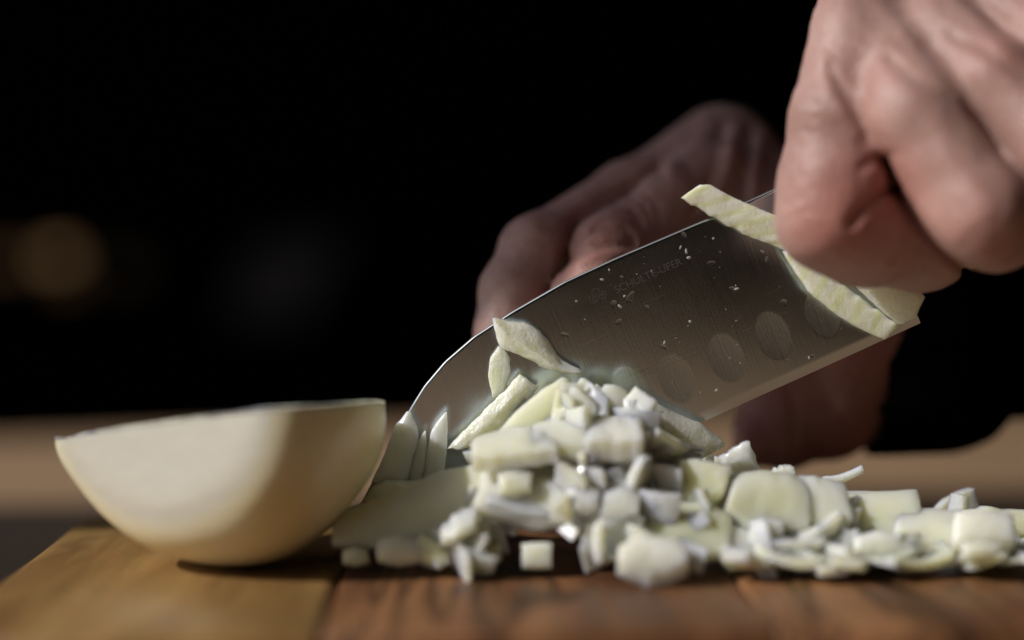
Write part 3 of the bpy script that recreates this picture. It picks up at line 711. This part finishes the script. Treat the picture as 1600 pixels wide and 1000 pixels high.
piece('widest of the three grey onion shards standing against the blade tip', [(636, 643), (618, 664), (602, 706), (581, 754)], [(641, 643), (652, 668), (655, 700), (640, 754)], -.004, .002, .0008, ONION_PALE, y2=-.006)
piece('narrow middle shard of the three standing against the blade tip', [(663, 673), (650, 695), (640, 720), (632, 754)], [(665, 673), (667, 700), (666, 725), (660, 754)], -.005, .0018, .0005, ONION_PALE, y2=-.006)
piece('rightmost of the three grey onion shards standing against the blade tip', [(695, 644), (678, 664), (668, 700), (658, 752)], [(698, 644), (700, 672), (698, 705), (692, 750)], -.005, .002, .0006, ONION_PALE, y2=-.006)
piece('frothy white onion chip lying below the three grey shards', [(569, 775), (582, 762), (605, 751), (640, 752), (700, 750)], [(584, 783), (600, 788), (640, 786), (670, 780), (705, 775)], -.010, .006, .0030, ONION_CUT, jit=.00015)
piece('thin white onion sliver between onion half and the blurred dark slice', [(540, 810), (556, 800), (580, 792)], [(546, 815), (566, 808), (592, 797)], -.014, .003, .001, ONION_PALE)
piece('large shaded onion slice slanting up in front of the heap, left side', [(528, 806), (580, 785), (640, 760), (700, 738), (745, 728), (790, 745)], [(520, 852), (590, 858), (650, 856), (700, 846), (745, 830), (790, 800)], -.022, .0025, .002, ONION_SLICE, yr=-.031, N=30)
for lab, l, r, y in [
    ('pointed onion plate leftmost at the top of the heap', [(876, 592), (840, 615), (800, 650), (765, 690)], [(888, 600), (880, 650), (860, 690), (830, 712)], -.012),
    ('pointed onion plate in the middle at the top of the heap', [(905, 594), (886, 620), (862, 660), (850, 690)], [(922, 602), (926, 640), (915, 680), (900, 710)], -.011),
    ('broad blunt onion plate rightmost at the top of the heap', [(942, 606), (930, 625), (920, 660), (905, 690)], [(978, 614), (986, 640), (985, 665), (980, 700)], -.014)]:
    piece(lab, l, r, y, .004, .0015, ONION, y2=y - .008)
for k_ in range(10):
    q_ = k_ / 9; xt = 775 + 215 * q_; yt = np.interp(xt, [775, 830, 875, 915, 955, 990], [688, 640, 612, 606, 612, 628]) + rng.uniform(-10, 16)
    ln = rng.uniform(50, 85); wd_ = rng.uniform(30, 48); sl = rng.uniform(14, 34) - 24 * q_
    o = slab('onion_slice', px3([(xt, yt), (xt - sl * .5 - 3, yt + ln * .5), (xt - sl, yt + ln)], -.013 - .010 * rng.random(), -.020), px3([(xt + 9, yt + 4), (xt + wd_ - sl * .4, yt + ln * .5), (xt + wd_ - sl, yt + ln)], -.015 - .008 * rng.random(), -.024), rng.uniform(.0013, .0022), rng.uniform(.0004, .0012), ONION if k_ % 3 else ONION_PALE, N=16, M=8)
    tag(o, 'thin upright onion slice in the fan of slices at the top of the heap', 'onion piece', 'thin slices fanned at the heap top')
piece('left of three pale overlapping slices across the front of the heap', [(742, 700), (780, 688), (830, 680), (868, 682)], [(738, 724), (790, 724), (840, 716), (872, 712)], -.019, .0042, .0022, ONION, N=22, yr=-.035, jit=.0001)
piece('middle of three pale overlapping slices across the front of the heap', [(838, 676), (880, 671), (925, 668), (950, 676)], [(828, 704), (880, 706), (930, 704), (956, 700)], -.018, .0046, .002, ONION_PALE, N=22, yr=-.033, jit=.0001)
piece('right of three pale overlapping slices, with a blunt dark right end', [(925, 667), (965, 664), (1002, 666)], [(915, 704), (960, 706), (1006, 700)], -.018, .0058, .0012, ONION_PALE, N=22, yr=-.034, jit=.0001)
piece('sloping onion layer below the three overlapping slices, front of the heap', [(760, 738), (840, 742), (920, 738), (985, 730)], [(740, 800), (830, 822), (920, 818), (975, 800)], -.025, .003, .003, ONION, N=26, yr=-.036, jit=.0001)
piece('small cream onion chip on the sloping layer, left of a larger chip', [(884, 768), (908, 762), (938, 770)], [(890, 800), (912, 806), (934, 796)], -.034, .003, .0012, ONION_PALE, yr=-.038)
piece('tilted cream onion chip on the sloping layer, right of a smaller chip', [(944, 772), (972, 762), (1002, 776)], [(938, 808), (966, 820), (996, 806)], -.033, .003, .0015, ONION, yr=-.038)
piece('narrow onion sliver lying across the lower left of the sloping layer', [(762, 776), (806, 792), (856, 800)], [(758, 792), (804, 810), (854, 816)], -.034, .003, .0008, ONION_PALE, yr=-.036)
piece('yellowish onion chip at the upper left of the sloping layer', [(776, 742), (800, 736), (832, 742)], [(782, 772), (806, 780), (828, 770)], -.032, .003, .0012, ONION, yr=-.036)
piece('broad veined onion layer leaning right off the heap under the blade edge', [(985, 615), (1010, 622), (1045, 640), (1090, 660), (1130, 688)], [(985, 660), (1010, 690), (1050, 710), (1085, 722), (1112, 706)], -.010, .0025, .003, ONION_CUT, y2=-.004, N=30)
piece('shaded broad onion layer beneath the veined layer, right flank of heap', [(960, 690), (1010, 690), (1060, 712), (1110, 740)], [(950, 790), (1000, 800), (1050, 795), (1090, 780)], -.018, .003, .002, ONION, N=20)
piece('ragged white onion piece standing upright right of the heap', [(1096, 720), (1120, 712), (1140, 704), (1160, 690), (1170, 690)], [(1100, 760), (1130, 758), (1150, 756), (1172, 752), (1190, 740)], .004, .003, .001, ONION_PALE, jit=.00015)
piece('small ragged tip of onion peeping out just left of the sunlit curl', [(1186, 742), (1205, 734), (1222, 728), (1238, 728)], [(1190, 765), (1210, 762), (1228, 758), (1246, 752)], .004, .004, .001, ONION_PALE, jit=.00015)
piece('cube-like onion piece leaning at the right foot of the heap', [(1062, 728), (1085, 725), (1115, 730), (1142, 738)], [(1052, 788), (1075, 792), (1105, 790), (1130, 778)], -.022, .006, .0012, ONION, yr=-.028)
piece('curved onion layer with rounded left end in the middle of the low spread', [(1150, 748), (1185, 740), (1230, 744), (1262, 756)], [(1134, 792), (1170, 826), (1215, 836), (1262, 828)], -.018, .003, .004, ONION, yr=-.032)
piece('flat onion layer leaning on the curved layer with the rounded left end', [(1228, 750), (1270, 748), (1318, 760)], [(1236, 808), (1280, 822), (1330, 818)], -.020, .003, .0015, ONION_PALE, yr=-.030)
piece('thin curled onion sliver poking up from the low spread', [(1285, 745), (1310, 742), (1330, 735), (1346, 727)], [(1288, 760), (1312, 756), (1334, 746), (1350, 738)], -.006, .002, .0006, ONION_PALE)
piece('flat-topped onion wedge below the curled sliver', [(1270, 752), (1295, 755), (1318, 762)], [(1270, 800), (1300, 800), (1336, 796)], -.010, .005, .002, ONION)
piece('long onion piece with a square right end, right part of the spread', [(1280, 785), (1330, 780), (1390, 776), (1432, 772)], [(1280, 835), (1330, 842), (1390, 838), (1440, 832)], -.012, .0035, .003, ONION, yr=-.026)
piece('pale green onion block right of the square-ended piece', [(1400, 806), (1450, 804), (1500, 806)], [(1392, 862), (1450, 870), (1500, 866)], -.020, .005, .0015, ONION, yr=-.03)
piece('grey-white blurred onion block at the right edge of the spread', [(1490, 808), (1530, 806), (1578, 812)], [(1488, 858), (1530, 862), (1582, 856)], -.030, .006, .0015, ONION_PALE, yr=-.036)
piece('ragged onion fan farthest right, behind the grey-white block', [(1490, 808), (1515, 794), (1550, 790), (1600, 797), (1640, 815)], [(1490, 830), (1520, 850), (1560, 860), (1600, 860), (1640, 858)], -.008, .004, .003, ONION, jit=.00015)
piece('tiny white onion bit in front of the grey-white block', [(1502, 850), (1530, 848), (1560, 850)], [(1506, 874), (1530, 875), (1552, 872)], -.042, .004, .001, ONION_PALE, yr=-.043)
piece('long pinkish white onion splinter on the board pointing right', [(1130, 818), (1180, 838), (1240, 850), (1300, 858), (1336, 870)], [(1120, 850), (1170, 872), (1230, 884), (1290, 892), (1340, 888)], -.028, .003, .0015, ONION_PALE, yr=-.036, N=30)
piece('white lumpy onion bit lying alone nearest the camera', [(966, 872), (985, 856), (1020, 850), (1055, 856), (1074, 872)], [(966, 886), (985, 898), (1018, 912), (1050, 902), (1074, 888)], -.040, .005, .003, ONION_PALE, yr=-.048, jit=.00006)
piece('single white onion cube alone on the board before the heap', [(815, 850), (838, 847), (862, 848)], [(816, 888), (838, 889), (862, 888)], -.034, .006, .0004, ONION_PALE, yr=-.035, jit=.00004)
piece('large rounded onion layer lying at the front foot of the heap', [(985, 800), (1040, 782), (1090, 785), (1140, 806)], [(990, 858), (1040, 872), (1090, 878), (1140, 866)], -.024, .0035, .004, ONION, yr=-.037)
piece('square white onion bit behind the long pinkish splinter', [(1170, 812), (1195, 808), (1222, 812)], [(1172, 846), (1195, 848), (1222, 846)], -.032, .005, .001, ONION_PALE)
piece('flat onion flake on the board between splinter and green block', [(1330, 845), (1370, 836), (1430, 845)], [(1335, 868), (1380, 876), (1435, 870)], -.032, .004, .002, ONION_PALE, yr=-.036)
piece('yellow crumpled onion petal low on the left of the heap', [(688, 826), (710, 806), (744, 792)], [(690, 852), (720, 850), (748, 828)], -.036, .003, .004, ONION, jit=.00015)
piece('smallest dull onion bit in the shadow right of the onion half', [(536, 860), (555, 856), (574, 860)], [(538, 880), (556, 884), (578, 880)], -.034, .003, .001, ONION_SLICE)
piece('dull flat onion bit lying before the large shaded slice', [(592, 846), (622, 838), (652, 846)], [(590, 876), (622, 884), (656, 878)], -.034, .003, .002, ONION_SLICE, yr=-.037)
piece('dull tilted onion bit between the shaded slice and the crumpled petal', [(655, 838), (680, 850), (700, 868)], [(640, 862), (662, 880), (690, 888)], -.034, .003, .0012, ONION_SLICE, yr=-.037)
piece('small onion bit in the shadow left of the single white cube', [(755, 852), (770, 848), (782, 852)], [(757, 874), (770, 877), (784, 874)], -.034, .004, .001, ONION_SLICE)

# the many diced bits of the heap, a few shapes shared
def diced(seed):
    r = np.random.default_rng(seed); n, m_ = 9, 7
    w, h, t = r.uniform(.008, .017), r.uniform(.005, .010), r.uniform(.0013, .0026)
    Rc = r.uniform(.012, .03); ske = r.uniform(-.35, .35); u = np.linspace(-1, 1, n)[:, None]; v = np.linspace(-1, 1, m_)[None, :]
    X = w / 2 * u + ske * h / 2 * v + 0 * v; Z = h / 2 * v * (1 - 0.25 * r.random() * u ** 2) + 0 * u; X = X + r.normal(0, .00008, X.shape); Z = Z + r.normal(0, .00008, X.shape)
    Y = (X ** 2 + 0.4 * Z ** 2) / (2 * Rc)
    rim = np.where((np.abs(u) > .99) | (np.abs(v) > .99), .93, 1.0)
    V = np.concatenate([np.stack([X, Y - t / 2 * rim, Z], 2).reshape(-1, 3), np.stack([X, Y + t / 2 * rim, Z], 2).reshape(-1, 3)])
    I = np.arange(n * m_).reshape(n, m_); J = I + n * m_; Fc = []
    for i in range(n - 1):
        for j in range(m_ - 1): Fc.append((I[i, j], I[i + 1, j], I[i + 1, j + 1], I[i, j + 1])); Fc.append((J[i, j], J[i, j + 1], J[i + 1, j + 1], J[i + 1, j]))
    for i in range(n - 1): Fc.append((I[i + 1, 0], I[i, 0], J[i, 0], J[i + 1, 0])); Fc.append((I[i, -1], I[i + 1, -1], J[i + 1, -1], J[i, -1]))
    for j in range(m_ - 1): Fc.append((I[0, j], I[0, j + 1], J[0, j + 1], J[0, j])); Fc.append((I[-1, j + 1], I[-1, j], J[-1, j], J[-1, j + 1]))
    me = mesh('onion_piece', V, Fc, True, 42); bm = bmesh.new(); bm.from_mesh(me); bmesh.ops.recalc_face_normals(bm, faces=bm.faces); bm.to_mesh(me); bm.free()
    me.materials.append(ONION if seed % 3 else ONION_PALE); return me
DICE = [diced(k) for k in range(18)]
hx = [640, 700, 740, 800, 860, 920, 1000, 1060, 1120, 1180, 1250, 1330, 1430, 1520, 1600, 1660]
hy = [862, 805, 740, 665, 622, 620, 650, 705, 752, 768, 782, 795, 815, 830, 835, 850]
cnt = 0; tries = 0
while cnt < 232 and tries < 4000:
    tries += 1
    px = rng.uniform(640, 1640); topz = max(0.004, (874 - np.interp(px, hx, hy)) / 65.8 / 100)
    if rng.random() > 0.25 + topz / 0.036: continue
    yb = -0.004 if px < 1090 else 0.012
    q = rng.beta(1.0, 1.4); y = -0.040 + (yb + 0.040) * q
    if 790 < px < 885 and y < -0.020: continue
    lim = topz * min(1, 0.34 + 1.3 * q)
    z = lim * rng.uniform(0.1, 1.0) ** 0.4 - .001
    x = P(px, 800, -0.015)[0]
    o = bpy.data.objects.new('onion_piece', DICE[rng.integers(18)]); COL.objects.link(o)
    o.location = (x, y, max(z, 0.0028)); k = rng.uniform(0.62, 1.12); o.scale = (k, k, k)
    o.rotation_euler = (rng.uniform(-.7, .9), rng.uniform(-.6, .6) + (1.57 if rng.random() < .3 else 0), rng.uniform(-.9, .9) + (3.14 if rng.random() < .5 else 0))
    if o.location.z < .004: o.rotation_euler = (1.57 + rng.uniform(-.25, .25), rng.uniform(-.2, .2), rng.uniform(0, 6))
    heap = px < 1100
    tag(o, 'small diced onion bit among many in the tall heap against the blade' if heap else 'small diced onion bit among many in the low spread right of the heap', 'onion piece', 'diced onion in the tall heap' if heap else 'diced onion in the low spread')
    cnt += 1
